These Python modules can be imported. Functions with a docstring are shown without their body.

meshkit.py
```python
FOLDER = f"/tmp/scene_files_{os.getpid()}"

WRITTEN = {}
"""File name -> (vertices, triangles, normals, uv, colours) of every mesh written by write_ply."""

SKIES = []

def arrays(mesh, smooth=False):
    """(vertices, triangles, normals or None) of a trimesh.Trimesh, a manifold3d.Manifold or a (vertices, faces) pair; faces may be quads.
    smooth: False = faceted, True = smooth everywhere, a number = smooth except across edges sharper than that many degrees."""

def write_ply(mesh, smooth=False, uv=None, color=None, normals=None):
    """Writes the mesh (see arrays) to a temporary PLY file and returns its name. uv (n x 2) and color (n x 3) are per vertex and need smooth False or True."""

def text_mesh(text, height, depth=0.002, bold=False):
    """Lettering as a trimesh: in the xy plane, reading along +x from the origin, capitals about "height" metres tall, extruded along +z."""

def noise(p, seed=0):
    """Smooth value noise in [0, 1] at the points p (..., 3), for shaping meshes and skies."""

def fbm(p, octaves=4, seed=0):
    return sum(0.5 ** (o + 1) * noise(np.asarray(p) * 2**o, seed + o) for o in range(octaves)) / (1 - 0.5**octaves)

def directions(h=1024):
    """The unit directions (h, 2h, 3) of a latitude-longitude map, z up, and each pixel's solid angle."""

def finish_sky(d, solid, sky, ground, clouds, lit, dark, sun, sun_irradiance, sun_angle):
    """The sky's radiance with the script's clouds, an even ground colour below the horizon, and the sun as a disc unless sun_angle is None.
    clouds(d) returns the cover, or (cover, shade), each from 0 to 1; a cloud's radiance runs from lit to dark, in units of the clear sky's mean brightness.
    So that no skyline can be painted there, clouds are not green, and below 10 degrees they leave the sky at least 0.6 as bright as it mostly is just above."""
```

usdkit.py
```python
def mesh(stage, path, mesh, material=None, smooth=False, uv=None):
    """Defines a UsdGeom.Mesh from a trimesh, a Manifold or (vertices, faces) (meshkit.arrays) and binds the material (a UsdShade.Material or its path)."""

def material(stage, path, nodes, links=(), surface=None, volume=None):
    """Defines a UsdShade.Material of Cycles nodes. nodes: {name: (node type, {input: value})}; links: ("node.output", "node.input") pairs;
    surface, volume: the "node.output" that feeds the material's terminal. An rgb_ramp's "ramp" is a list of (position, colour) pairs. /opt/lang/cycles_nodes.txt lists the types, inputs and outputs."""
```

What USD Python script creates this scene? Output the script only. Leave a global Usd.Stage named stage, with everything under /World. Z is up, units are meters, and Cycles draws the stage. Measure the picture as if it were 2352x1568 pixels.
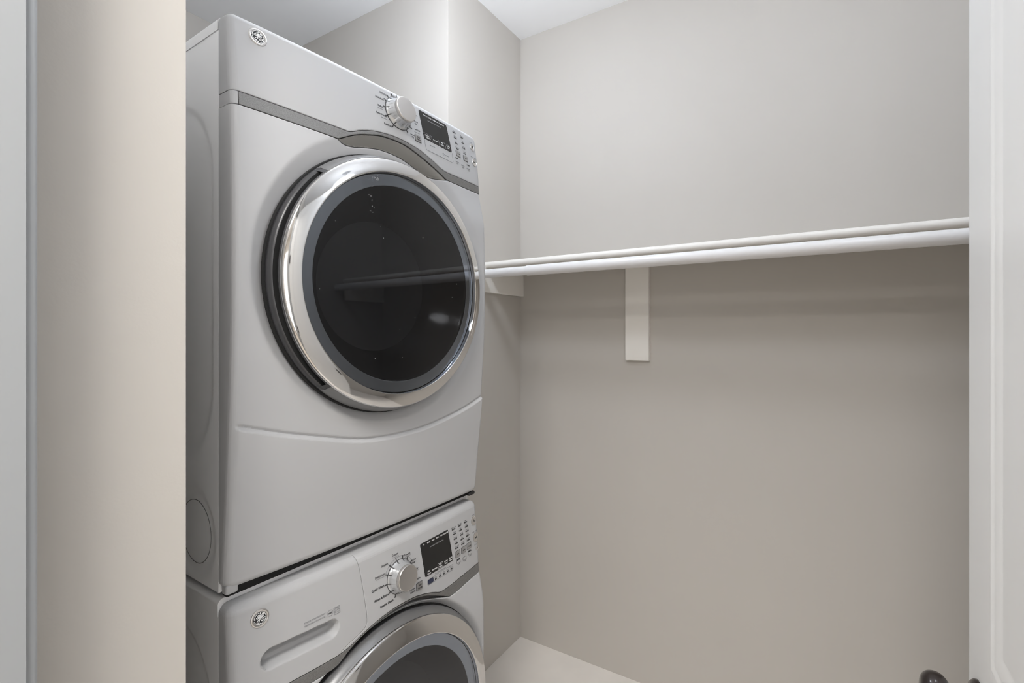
import math
import numpy as np
import shapely
import trimesh
import mapbox_earcut as earcut
from scipy.interpolate import PchipInterpolator
from shapely.geometry import LineString, Point, Polygon, box
from shapely.ops import unary_union
from pxr import Gf, Sdf, Usd, UsdGeom, UsdLux, UsdShade
import meshkit
import usdkit

stage = Usd.Stage.CreateInMemory()
UsdGeom.SetStageUpAxis(stage, UsdGeom.Tokens.z)
UsdGeom.SetStageMetersPerUnit(stage, 1.0)
UsdGeom.Xform.Define(stage, '/World')
UsdGeom.Scope.Define(stage, '/World/Looks')

# ------------------------------------------------------------------ camera, light, exposure
CAM_Z, YAW, FPX = 1.45, math.radians(31.026), 1113.93
CEIL = 2.847
cam = UsdGeom.Camera.Define(stage, '/World/Camera')
cam.CreateHorizontalApertureAttr(36.0)
cam.CreateVerticalApertureAttr(24.0)
cam.CreateFocalLengthAttr(36.0 * FPX / 2352)
cam.CreateHorizontalApertureOffsetAttr(-36.0 * (1240 - 1176) / 2352)   # the photograph is cropped off-centre
cam.CreateVerticalApertureOffsetAttr(-36.0 * (784 - 764) / 2352)
cam.CreateClippingRangeAttr(Gf.Vec2f(0.02, 50))
cam.CreateExposureAttr(0.22)
cam.AddTranslateOp().Set(Gf.Vec3d(0, 0, CAM_Z))
cam.AddRotateXYZOp().Set(Gf.Vec3f(90, 0, math.degrees(YAW) - 90))

LAMP_POS, LAMP_POS_2, LAMP_R, LAMP_STRENGTH, LAMP_STRENGTH_2 = (0.95, 0.91, CEIL), (1.00, -0.12, CEIL), 0.11, 28.0, 13.0   # the closet's two globe lamps
HALL_LAMP_STRENGTH = 42.0                                              # the lamp of the hall behind the camera
win = UsdLux.RectLight.Define(stage, '/World/hall_daylight')           # daylight from the tall window at the hall's end
win.CreateWidthAttr(1.3)
win.CreateHeightAttr(2.0)
win.CreateIntensityAttr(1.1)
win.CreateColorAttr(Gf.Vec3f(0.90, 0.975, 1.08))
win.AddTranslateOp().Set(Gf.Vec3d(-1.25, -1.48, 1.35))
win.AddRotateXYZOp().Set(Gf.Vec3f(90, 0, 0))

# ------------------------------------------------------------------ materials
def mat(name, color, rough=0.5, metal=0.0, bump=None, mottle=None, **kw):
    """One principled material; bump = (scale, strength, distance), mottle = (scale, amount)."""
    p = {'base_color': color, 'roughness': rough, 'metallic': metal}
    p.update(kw)
    n, l = {'p': ('principled_bsdf', p)}, []
    if bump or mottle:
        n['t'] = ('texture_coordinate', {})
    if bump:
        n['n'] = ('noise_texture', {'scale': bump[0], 'detail': 3.0})
        n['b'] = ('bump', {'strength': bump[1], 'distance': bump[2]})
        l += [('t.object', 'n.vector'), ('n.fac', 'b.height'), ('b.normal', 'p.normal')]
    if mottle:
        lo = tuple(c * (1 - mottle[1]) for c in color)
        hi = tuple(min(1, c * (1 + mottle[1])) for c in color)
        n['m'] = ('noise_texture', {'scale': mottle[0], 'detail': 4.0})
        n['r'] = ('rgb_ramp', {'ramp': [(0.3, lo), (0.7, hi)]})
        l += [('t.object', 'm.vector'), ('m.fac', 'r.fac'), ('r.color', 'p.base_color')]
    return usdkit.material(stage, '/World/Looks/' + name, n, l, surface='p.BSDF')

M = {}
M['wall'] = mat('wall_paint', (0.585, 0.553, 0.510), 0.6, bump=(260, 0.10, 0.001), mottle=(1.4, 0.012))
M['ceiling'] = mat('ceiling_paint', (0.94, 0.94, 0.945), 0.7, bump=(200, 0.08, 0.001))
M['floor'] = mat('cream_floor', (0.82, 0.78, 0.73), 0.55, mottle=(7, 0.03))
M['hall_floor'] = mat('hall_floor', (0.60, 0.54, 0.47), 0.5)
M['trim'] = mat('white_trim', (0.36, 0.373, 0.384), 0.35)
M['door'] = mat('white_door', (0.88, 0.88, 0.87), 0.35, bump=(90, 0.03, 0.001))
M['shelf'] = mat('shelf_paint', (0.93, 0.90, 0.85), 0.4)
M['rod'] = mat('rod_enamel', (0.86, 0.85, 0.85), 0.3)
M['bronze'] = mat('dark_bronze', (0.035, 0.028, 0.026), 0.18, 0.35)
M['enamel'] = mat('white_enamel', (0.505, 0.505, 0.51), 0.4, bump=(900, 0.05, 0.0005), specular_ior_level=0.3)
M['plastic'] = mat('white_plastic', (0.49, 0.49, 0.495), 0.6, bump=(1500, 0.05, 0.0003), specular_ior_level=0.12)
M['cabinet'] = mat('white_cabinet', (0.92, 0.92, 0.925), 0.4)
M['silver'] = mat('silver_trim', (0.21, 0.206, 0.20), 0.5, 0.4, mottle=(700, 0.2))
M['silver_paint'] = mat('silver_paint', (0.22, 0.22, 0.222), 0.34, 0.45)
M['chrome'] = mat('chrome', (0.70, 0.692, 0.684), 0.07, 1.0)
M['accent'] = mat('accent_chrome', (0.46, 0.45, 0.435), 0.08, 1.0)
M['brushed'] = mat('brushed_metal', (0.66, 0.64, 0.62), 0.28, 0.9, bump=(500, 0.03, 0.0004))
M['black'] = mat('black_plastic', (0.016, 0.016, 0.017), 0.4)
M['dark_grey'] = mat('dark_grey_plastic', (0.05, 0.05, 0.053), 0.35)
M['gap'] = mat('gap_black', (0.01, 0.01, 0.01), 0.8)
M['bowl'] = mat('black_bowl', (0.006, 0.006, 0.0065), 0.16, specular_ior_level=0.10)
M['bezel'] = mat('bezel', (0.78, 0.83, 0.88), 0.06, 1.0)
M['display'] = mat('display_black', (0.012, 0.012, 0.012), 0.38)
M['ink'] = mat('printed_ink', (0.05, 0.05, 0.05), 0.6)
M['ink_soft'] = mat('printed_grey', (0.30, 0.30, 0.31), 0.6)
M['ink_white'] = mat('printed_white', (0.75, 0.75, 0.75), 0.6)
M['button'] = mat('grey_button', (0.36, 0.355, 0.35), 0.35, 0.3)
M['blue'] = mat('blue_button', (0.03, 0.037, 0.075), 0.3)
M['skirt'] = mat('dial_skirt', (0.62, 0.63, 0.64), 0.16, 0.55)
M['lamp'] = mat('lamp_glass', (0.9, 0.9, 0.88), 0.4, emission_color=(0.915, 0.985, 1.09), emission_strength=LAMP_STRENGTH)
M['lamp_2'] = mat('lamp_glass_2', (0.9, 0.9, 0.88), 0.4, emission_color=(0.915, 0.985, 1.09), emission_strength=LAMP_STRENGTH_2)
M['hall_lamp'] = mat('hall_lamp_glass', (0.9, 0.9, 0.88), 0.4, emission_color=(1.0, 0.972, 0.94), emission_strength=HALL_LAMP_STRENGTH)
M['glass'] = usdkit.material(stage, '/World/Looks/door_glass', {
    't': ('transparent_bsdf', {'color': (0.74, 0.75, 0.77)}), 'g': ('glossy_bsdf', {'color': (0.95, 0.96, 1.0), 'roughness': 0.02}),
    'f': ('fresnel', {'IOR': 1.58}), 'geo': ('geometry', {}), 'k': ('math', {'math_type': 'subtract', 'value1': 1.0}), 'x': ('math', {'math_type': 'multiply'}), 'm': ('mix_closure', {})},
    [('geo.backfacing', 'k.value2'), ('f.fac', 'x.value1'), ('k.value', 'x.value2'), ('x.value', 'm.fac'), ('t.BSDF', 'm.closure1'), ('g.BSDF', 'm.closure2')], surface='m.closure')

# ------------------------------------------------------------------ scene helpers
taken = set()
def free(parent, name):
    path, k = f'{parent}/{name}', 0
    while path in taken:
        k += 1
        path = f'{parent}/{name}_{k:03d}'
    taken.add(path)
    return path

def tag(o, label=None, cat=None, group=None, kind=None):
    for k, v in (('label', label), ('category', cat), ('group', group), ('kind', kind)):
        if v:
            o.SetCustomDataByKey(k, v)
    return o

def thing(name, label, cat, loc=(0, 0, 0), rotz=0.0, group=None, kind=None):
    x = UsdGeom.Xform.Define(stage, free('/World', name))
    x.AddTranslateOp().Set(Gf.Vec3d(*map(float, loc)))
    if rotz:
        x.AddRotateZOp().Set(float(rotz))
    return tag(x.GetPrim(), label, cat, group, kind)

def obj(name, mesh, material, parent=None, smooth=False, label=None):
    path = free(str(parent.GetPath()) if parent else '/World', name)
    o = usdkit.mesh(stage, path, mesh, M[material], smooth).GetPrim()
    return tag(o, label)

def bx(x0, x1, y0, y1, z0, z1):
    b = trimesh.creation.box((x1 - x0, y1 - y0, z1 - z0))
    b.apply_translation(((x0 + x1) / 2, (y0 + y1) / 2, (z0 + z1) / 2))
    return b

def bev(x0, x1, y0, y1, z0, z1, r=0.002, n=2):
    """A box whose edges are rounded: the hull of eight small spheres."""
    s = trimesh.creation.icosphere(n, r).vertices
    pts = [s + (x, y, z) for x in (x0 + r, x1 - r) for y in (y0 + r, y1 - r) for z in (z0 + r, z1 - r)]
    return trimesh.convex.convex_hull(np.vstack(pts))

def prism(pts, z0, z1):
    m = trimesh.creation.extrude_polygon(Polygon(pts), z1 - z0, engine='earcut')
    m.apply_translation((0, 0, z0))
    return m

def cat(*ms):
    return trimesh.util.concatenate([m for m in ms if m is not None])

def tube(a, b, r, n=40):
    m = trimesh.creation.cylinder(r, segment=np.array([a, b], float), sections=n)
    return m

def lathe(prof, cx=0.0, cz=0.0, a0=0.0, a1=360.0, n=160):
    """Revolves (r, w) pairs about the w axis through (cx, cz); coordinates are (u, v, w)."""
    full = a1 - a0 >= 359.9
    t = np.radians(np.linspace(a0, a1, n, endpoint=not full))
    prof = np.asarray(prof, float)
    k = len(prof)
    v = np.stack([cx + np.outer(np.cos(t), prof[:, 0]), cz + np.outer(np.sin(t), prof[:, 0]), np.tile(prof[:, 1], (len(t), 1))], -1).reshape(-1, 3)
    i, j = np.meshgrid(np.arange(len(t) if full else len(t) - 1), np.arange(k - 1), indexing='ij')
    i2 = (i + 1) % len(t)
    a, b, c, d = i * k + j, i2 * k + j, i2 * k + j + 1, i * k + j + 1
    f = np.stack([a, b, c, d], -1).reshape(-1, 4)
    f = np.vstack([f[:, [0, 1, 2]], f[:, [0, 2, 3]]])
    m = trimesh.Trimesh(v, f, process=False)
    m.merge_vertices()
    m.update_faces(m.nondegenerate_faces())
    return m

# ------------------------------------------------------------------ moulded fronts: plates on a curved surface
def lines(lo, hi, step, fine=()):
    """Grid lines from lo to hi, closer together near both ends."""
    g = np.arange(lo, hi, step).tolist() + [hi]
    for e in fine:
        g += [lo + e, hi - e]
    return np.unique(np.round(g, 6))

FINE = (0.0003, 0.001, 0.002, 0.0034, 0.005, 0.0066, 0.0084, 0.0105, 0.013, 0.016, 0.02)

def tess(poly, xs, zs):
    """Triangles that fill a polygon, cut along grid lines."""
    x0, z0, x1, z1 = poly.bounds
    xs = np.array([x for x in xs if x0 - 0.02 <= x <= x1 + 0.02])
    zs = np.array([z for z in zs if z0 - 0.02 <= z <= z1 + 0.02])
    X, Z = np.meshgrid(np.arange(len(xs) - 1), np.arange(len(zs) - 1), indexing='ij')
    X, Z = X.ravel(), Z.ravel()
    cells = shapely.box(xs[X], zs[Z], xs[X + 1], zs[Z + 1])
    shapely.prepare(poly)
    inside = shapely.contains_properly(poly, cells)
    edge = shapely.intersects(poly, cells) & ~inside
    vs, fs, n = [], [], 0
    a, b = X[inside], Z[inside]
    q = np.stack([np.stack([xs[a], zs[b]], -1), np.stack([xs[a + 1], zs[b]], -1), np.stack([xs[a + 1], zs[b + 1]], -1), np.stack([xs[a], zs[b + 1]], -1)], 1)
    vs.append(q.reshape(-1, 2))
    k = np.arange(len(q))[:, None] * 4
    fs += [k + [0, 1, 2], k + [0, 2, 3]]
    n = len(q) * 4
    for g in shapely.intersection(cells[edge], poly):
        for p in getattr(g, 'geoms', [g]):
            if p.geom_type != 'Polygon' or p.area < 1e-12:
                continue
            rings = [np.array(p.exterior.coords)[:-1]] + [np.array(r.coords)[:-1] for r in p.interiors]
            pts = np.vstack(rings)
            t = earcut.triangulate_float64(pts, np.cumsum([len(r) for r in rings]).astype(np.uint32)).reshape(-1, 3)
            vs.append(pts)
            fs.append(t.astype(int) + n)
            n += len(pts)
    v, f = np.vstack(vs), np.vstack(fs)
    key, first, inv = np.unique(np.round(v, 7), axis=0, return_index=True, return_inverse=True)
    f = inv.ravel()[f]
    f = f[(f[:, 0] != f[:, 1]) & (f[:, 1] != f[:, 2]) & (f[:, 0] != f[:, 2])]
    a, b, c = key[f[:, 0]], key[f[:, 1]], key[f[:, 2]]
    cr = (b[:, 0] - a[:, 0]) * (c[:, 1] - a[:, 1]) - (b[:, 1] - a[:, 1]) * (c[:, 0] - a[:, 0])
    f[cr < 0] = f[cr < 0][:, ::-1]
    return key, f

def plate(poly, S, xs, zs, back, bevel=0.0012, lift=0.0):
    """A moulded plate: its face lies on S (u, v) -> w, its rim is chamfered and its sides run back to w = back (a number or a function)."""
    inner = poly.buffer(-bevel, join_style=2)
    parts = [inner, poly.difference(inner)] if bevel and not inner.is_empty else [poly]
    V, F, n = [], [], 0
    for q in parts:
        for g in getattr(q, 'geoms', [q]):
            if g.geom_type == 'Polygon' and g.area > 1e-10:
                v, f = tess(g, xs, zs)
                V.append(v)
                F.append(f + n)
                n += len(v)
    v, f = np.vstack(V), np.vstack(F)
    v, inv = np.unique(np.round(v, 7), axis=0, return_inverse=True)
    f = inv.ravel()[f]
    f = f[(f[:, 0] != f[:, 1]) & (f[:, 1] != f[:, 2]) & (f[:, 0] != f[:, 2])]
    w = S(v[:, 0], v[:, 1]) + lift
    if bevel:
        d = shapely.distance(poly.boundary, shapely.points(v))
        w = w - bevel * (1 - np.clip(d / bevel, 0, 1))
    top = np.column_stack([v, w])
    e = np.vstack([f[:, [0, 1]], f[:, [1, 2]], f[:, [2, 0]]])
    have = set(map(tuple, e))
    rim = np.array([x for x in map(tuple, e) if (x[1], x[0]) not in have])
    bk = back(v[:, 0], v[:, 1]) if callable(back) else np.full(len(v), float(back))
    low = np.column_stack([v, np.minimum(bk, w - 0.0005)])
    m = len(top)
    side = np.vstack([np.column_stack([rim[:, 0], rim[:, 0] + m, rim[:, 1]]), np.column_stack([rim[:, 1], rim[:, 0] + m, rim[:, 1] + m])])
    mesh = trimesh.Trimesh(np.vstack([top, low]), np.vstack([f, side]), process=False)
    mesh.remove_unreferenced_vertices()
    return mesh

def wrap(mesh, S, lift=0.0):
    """Lays a mesh built as (u, v, w) on the surface S."""
    m = mesh.copy()
    v = np.array(m.vertices)
    v[:, 2] += S(v[:, 0], v[:, 1]) + lift
    m.vertices = v
    return m

def flat(geom, depth):
    return cat(*[trimesh.creation.extrude_polygon(g, depth, engine='earcut') for g in getattr(geom, 'geoms', [geom]) if g.geom_type == 'Polygon' and g.area > 1e-12])

def front(mesh):
    """(u, v, w) -> the machine's own x, y, z: w comes out of the front, towards -y."""
    m = mesh.copy()
    v = np.array(m.vertices)
    m.vertices = np.column_stack([v[:, 0], -v[:, 2], v[:, 1]])
    return m

def spline(pts, n=12):
    """A Catmull-Rom curve through points."""
    p = np.array(pts, float)
    p = np.vstack([2 * p[0] - p[1], p, 2 * p[-1] - p[-2]])
    out = []
    for i in range(1, len(p) - 2):
        for t in np.linspace(0, 1, n, endpoint=False):
            a, b, c, d = p[i - 1:i + 3]
            out.append(0.5 * (2 * b + (c - a) * t + (2 * a - 5 * b + 4 * c - d) * t * t + (3 * b - a - 3 * c + d) * t ** 3))
    return np.array(out + [p[-2]])

def sstep(t):
    t = np.clip(t, 0, 1)
    return t * t * (3 - 2 * t)

def rrect(x0, x1, z0, z1, r):
    return box(x0 + r, z0 + r, x1 - r, z1 - r).buffer(r, quad_segs=8)

# ------------------------------------------------------------------ the room
XW, YJ, XC, YB, XL, YR = 1.9367, 1.2728, 1.4285, 2.40, 0.3287, -0.72
XD, YD0, YD1 = 0.1486, -0.222, 0.680                       # inner face of the door wall, the opening
def struct(name, mesh, material, smooth=False):
    return tag(obj(name, mesh, material, None, smooth), kind='structure')

struct('floor', bx(0.03, XW + 0.1, YR - 0.1, YB + 0.1, -0.06, 0.0), 'floor')
struct('ceiling', bx(-2.1, XW + 0.1, -1.6, YB + 0.1, CEIL, CEIL + 0.06), 'ceiling')
struct('wall_right', bx(XW, XW + 0.1, YR - 0.1, YJ + 0.02, 0, CEIL), 'wall')
struct('wall_jog', prism([(XC, YJ), (XW + 0.1, YJ), (XW + 0.1, YB + 0.1), (XC, YB + 0.1)], 0, CEIL), 'wall')
struct('wall_back', bx(XL - 0.1, XC, YB, YB + 0.1, 0, CEIL), 'wall')
struct('wall_left', prism([(0.03, YD1 + 0.02), (XD, YD1 + 0.02), (XD, 0.78), (XL, 0.78), (XL, YB), (XL - 0.1, YB), (XL - 0.1, 0.9), (0.03, 0.9)], 0, CEIL), 'wall')
struct('wall_front', bx(0.03, XD, -1.5, YD0 - 0.02, 0, CEIL), 'wall')
struct('wall_header', bx(0.03, XD, YD0 - 0.02, YD1 + 0.02, 2.46, CEIL), 'wall')
struct('wall_near', bx(XD, XW, YR - 0.1, YR, 0, CEIL), 'wall')
# the hall the photograph is taken from
struct('floor_hall', bx(-2.1, 0.03, -1.6, 1.6, -0.06, 0.0), 'hall_floor')
struct('wall_hall_rear', bx(-2.1, -2.0, -1.5, 1.5, 0, CEIL), 'wall')
struct('wall_hall_left', bx(-2.1, 0.03, 1.5, 1.6, 0, CEIL), 'wall')
struct('wall_hall_right', bx(-2.1, XD, -1.6, -1.5, 0, CEIL), 'wall')
struct('wall_hall_front', bx(-0.06, 0.03, 0.90, 1.5, 0, CEIL), 'wall')

# door frame: jambs, head and the casings on the closet's side
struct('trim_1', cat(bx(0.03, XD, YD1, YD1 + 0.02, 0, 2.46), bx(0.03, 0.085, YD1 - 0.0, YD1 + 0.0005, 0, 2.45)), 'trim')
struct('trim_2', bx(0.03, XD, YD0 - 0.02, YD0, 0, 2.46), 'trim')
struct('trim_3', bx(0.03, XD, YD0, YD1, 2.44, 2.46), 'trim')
def casing(y0, y1, z0, z1):
    """A casing with a rounded inner edge, lying on the door wall."""
    s = 1 if y1 > y0 else -1
    prof = [(0, 0), (0.0065, 0), (0.0092, 0.0018), (0.0102, 0.0045), (0.0102, 0.02), (0.014, 0.026), (0.016, 0.056), (0, 0.057)]
    return trimesh.creation.extrude_polygon(Polygon([(XD + a, y0 + s * b) for a, b in prof]), z1 - z0, engine='earcut').apply_translation((0, 0, z0))
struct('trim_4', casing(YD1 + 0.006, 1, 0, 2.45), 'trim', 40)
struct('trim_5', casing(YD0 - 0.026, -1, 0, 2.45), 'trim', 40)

# ------------------------------------------------------------------ the open door at the right
def make_door():
    d = thing('door_1', None, None, (XD + 0.004, -0.18, 0.012), 0, kind='structure')
    L, T, HH = 0.8205, 0.035, 2.42
    stile, top_rail, lock_lo, lock_hi, bottom = 0.118, 0.125, 0.79, 0.9935, 0.22
    obj('stile', bev(0, stile, -T, 0, 0, HH, 0.0015), 'door', d, 40)
    obj('stile', bev(L - stile, L, -T, 0, 0, HH, 0.0015), 'door', d, 40)
    for z0, z1 in ((0, bottom), (lock_lo, lock_hi), (HH - top_rail, HH)):
        obj('rail', bev(stile - 0.001, L - stile + 0.001, -T, 0, z0, z1, 0.0012), 'door', d, 40)
    prof = [(0.0, 0.0), (0.003, -0.0002), (0.007, -0.0016), (0.011, -0.0019), (0.019, -0.0023), (0.029, -0.0038), (0.034, -0.0048), (0.040, -0.0048)]
    for z0, z1 in ((bottom, lock_lo), (lock_hi, HH - top_rail)):
        x0, x1 = stile, L - stile
        obj('door_panel', bx(x0 + 0.03, x1 - 0.03, -T + 0.0047, -0.0047, z0 + 0.03, z1 - 0.03), 'door', d)
        for side in (0, -T):
            sg = 1 if side == 0 else -1
            v, f = [], []
            for a, b in prof:
                y = side + sg * b
                v += [(x0 + a, y, z0 + a), (x1 - a, y, z0 + a), (x1 - a, y, z1 - a), (x0 + a, y, z1 - a)]
            for i in range(len(prof) - 1):
                for k in range(4):
                    q = [4 * i + k, 4 * i + (k + 1) % 4, 4 * i + 4 + (k + 1) % 4, 4 * i + 4 + k]
                    f += [[q[0], q[2], q[1]], [q[0], q[3], q[2]]] if sg > 0 else [[q[0], q[1], q[2]], [q[0], q[2], q[3]]]
            obj('panel_moulding', (np.array(v), np.array(f)), 'door', d, 30)
    # knob set: rosettes, necks and knobs on both faces, latch plate on the edge
    kx, kz = L - 0.062, 0.909
    for s, y in ((1, 0.0), (-1, -T)):
        def turn(prof):
            m = lathe(prof, n=48)
            v = np.array(m.vertices)
            m.vertices = np.column_stack([kx + v[:, 0], y + s * v[:, 2], kz + v[:, 1]])
            return m
        k = obj('door_knob', turn(spline([(0.0, 0.068), (0.010, 0.0675), (0.019, 0.065), (0.0255, 0.059), (0.0282, 0.051), (0.0272, 0.043), (0.023, 0.037), (0.016, 0.032), (0.0115, 0.028), (0.010, 0.02), (0.0115, 0.006)], 5)), 'bronze', d, True, 'dark bronze round knob')
        obj('rosette', turn([(0.0115, 0.011), (0.022, 0.010), (0.029, 0.0075), (0.0325, 0.004), (0.033, 0.0)]), 'bronze', k, 40)
    obj('latch_plate', bev(L - 0.0005, L + 0.0012, -T + 0.005, -0.005, kz - 0.03, kz + 0.03, 0.0005, 1), 'bronze', d)
    for hz in (0.25, 1.05, 1.80):
        obj('hinge', cat(tube((-0.004, 0.004, hz - 0.045), (-0.004, 0.004, hz + 0.045), 0.006, 16), bx(-0.0035, 0.03, -0.0005, 0.0012, hz - 0.045, hz + 0.045)), 'bronze', d)
make_door()

# ------------------------------------------------------------------ shelf, rod and their supports
SH_Z0, SH_T, SH_X = 1.724, 0.026, 1.637
r = SH_T / 2
nose = [(SH_X + r + r * math.cos(a), SH_Z0 + r + r * math.sin(a)) for a in np.radians(np.linspace(90, 270, 17))]
sh = trimesh.creation.extrude_polygon(Polygon(nose + [(XW - 0.0005, SH_Z0), (XW - 0.0005, SH_Z0 + SH_T)]), YJ - YR - 0.002, engine='earcut')
v = np.array(sh.vertices)
sh.vertices = np.column_stack([v[:, 0], YJ - 0.001 - v[:, 2], v[:, 1]])
tag(obj('closet_shelf', sh, 'shelf', None, 40), 'long cream painted closet shelf with rounded front edge along the right wall', 'shelf')

ROD_X, ROD_Z, ROD_R = 1.600, 1.6935, 0.0200
JOINT_Y = 1.02
rod = thing('closet_rod', 'white telescoping closet rod hanging just under the shelf', 'closet rod', (ROD_X, 0, ROD_Z))
obj('outer_tube', lathe([(ROD_R - 0.002, 0), (ROD_R - 0.0006, 0.0), (ROD_R, 0.0008), (ROD_R, JOINT_Y - YR - 0.0025), (0, JOINT_Y - YR - 0.0025)], n=48).apply_transform(trimesh.transformations.rotation_matrix(math.pi / 2, (1, 0, 0))).apply_translation((0, JOINT_Y, 0)), 'rod', rod, 35)
obj('inner_tube', lathe([(ROD_R - 0.0022, 0), (ROD_R - 0.0022, YJ - JOINT_Y + 0.15)], n=48).apply_transform(trimesh.transformations.rotation_matrix(math.pi / 2, (1, 0, 0))).apply_translation((0, YJ - 0.0195, 0)), 'rod', rod, 35)

tag(obj('shelf_cleat', bev(1.36 + 0.07, XW - 0.0008, YJ - 0.019, YJ - 0.0003, 1.622, SH_Z0 - 0.0005, 0.0015), 'shelf', None, 40), 'cream horizontal cleat under the shelf end beside the dryer', 'shelf cleat')
tag(obj('shelf_cleat', bev(SH_X + 0.01, XW - 0.0008, YR + 0.0003, YR + 0.019, 1.622, SH_Z0 - 0.0005, 0.0015), 'shelf', None, 40), 'cream horizontal cleat at the other shelf end, seen only mirrored in the dryer door', 'shelf cleat')
tag(obj('shelf_support', bev(XW - 0.019, XW - 0.0003, 0.637, 0.738, 1.336, SH_Z0 - 0.0005, 0.0015), 'shelf', None, 40), 'cream upright board on the right wall under shelf and rod', 'shelf support')

# ------------------------------------------------------------------ ceiling lamps (above the frame)
def lamp(name, label, pos, rad, m):
    o = thing(name, label, 'ceiling lamp', pos)
    obj('canopy', lathe([(rad + 0.015, 0.0), (rad + 0.015, -0.022), (rad + 0.004, -0.026), (rad - 0.004, -0.02), (rad - 0.004, 0.0)], n=64), 'trim', o, 40)
    a = np.radians(np.linspace(0, 90, 9))
    obj('diffuser', lathe([((rad - 0.005) * math.cos(t), -0.018 - 0.06 * math.sin(t)) for t in a], n=48), m, o, True)
def globe_lamp(name, label, pos, rad, m):
    o = thing(name, label, 'ceiling lamp', pos)
    obj('canopy', lathe([(0.065, 0.0), (0.065, -0.012), (0.055, -0.024), (0.020, -0.030), (0.012, -0.035), (0.012, -0.215), (0.040, -0.222), (0.044, -0.246), (0.0, -0.246)], n=48), 'trim', o, 40)
    a = np.radians(np.linspace(68, -90, 20))
    obj('globe', lathe([(rad * math.cos(t), -0.235 - rad + rad * math.sin(t)) for t in a], n=40), m, o, True)
globe_lamp('ceiling_lamp', 'white glass globe lamp hanging from the closet ceiling in front of the dryer', LAMP_POS, LAMP_R, 'lamp')
globe_lamp('ceiling_lamp', 'white glass globe lamp hanging from the closet ceiling near the open door', LAMP_POS_2, LAMP_R, 'lamp_2')
lamp('hall_lamp', 'round flush ceiling lamp of the hall behind the camera', (-0.60, 0.1, CEIL), 0.34, 'hall_lamp')

# ------------------------------------------------------------------ the two machines
W, SEAM = 0.686, 0.044                     # width, depth of the front panel's side wall
OX, OY, ROT = 0.4550, 0.9141, -1.4         # left front corner and turn of the stack

def surface(zs, ps, bow, outline, rad, extra, swell=1.75):
    """w(u, v) of a bowed front whose rim is rounded; extra adds dishes, steps and recesses."""
    P = PchipInterpolator(zs, ps, extrapolate=True)
    bnd = outline.boundary
    def base(u, v):
        u, v = np.asarray(u, float), np.asarray(v, float)
        right = 0.017 * np.clip(u / W, 0, 1) ** 4 * (1 - 0.8 * sstep((v - swell) / 0.11))      # the right side stands out a little more
        return P(np.clip(v, zs[0], zs[-1])) + bow * (1 - ((u - W / 2) / (W / 2)) ** 2) + right
    def S(u, v):
        u, v = np.asarray(u, float), np.asarray(v, float)
        d = np.clip(shapely.distance(bnd, shapely.points(u, v)), 0, rad)
        return base(u, v) - (rad - np.sqrt(np.maximum(rad * rad - (rad - d) ** 2, 0))) + extra(u, v)
    return base, S

def curve(pts):
    p = np.array(pts)
    c = PchipInterpolator(p[:, 0], p[:, 1], extrapolate=True)
    return c

def band(c, u0, u1, n=160):
    u = np.linspace(u0, u1, n)
    return list(zip(u, c(u)))

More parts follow.
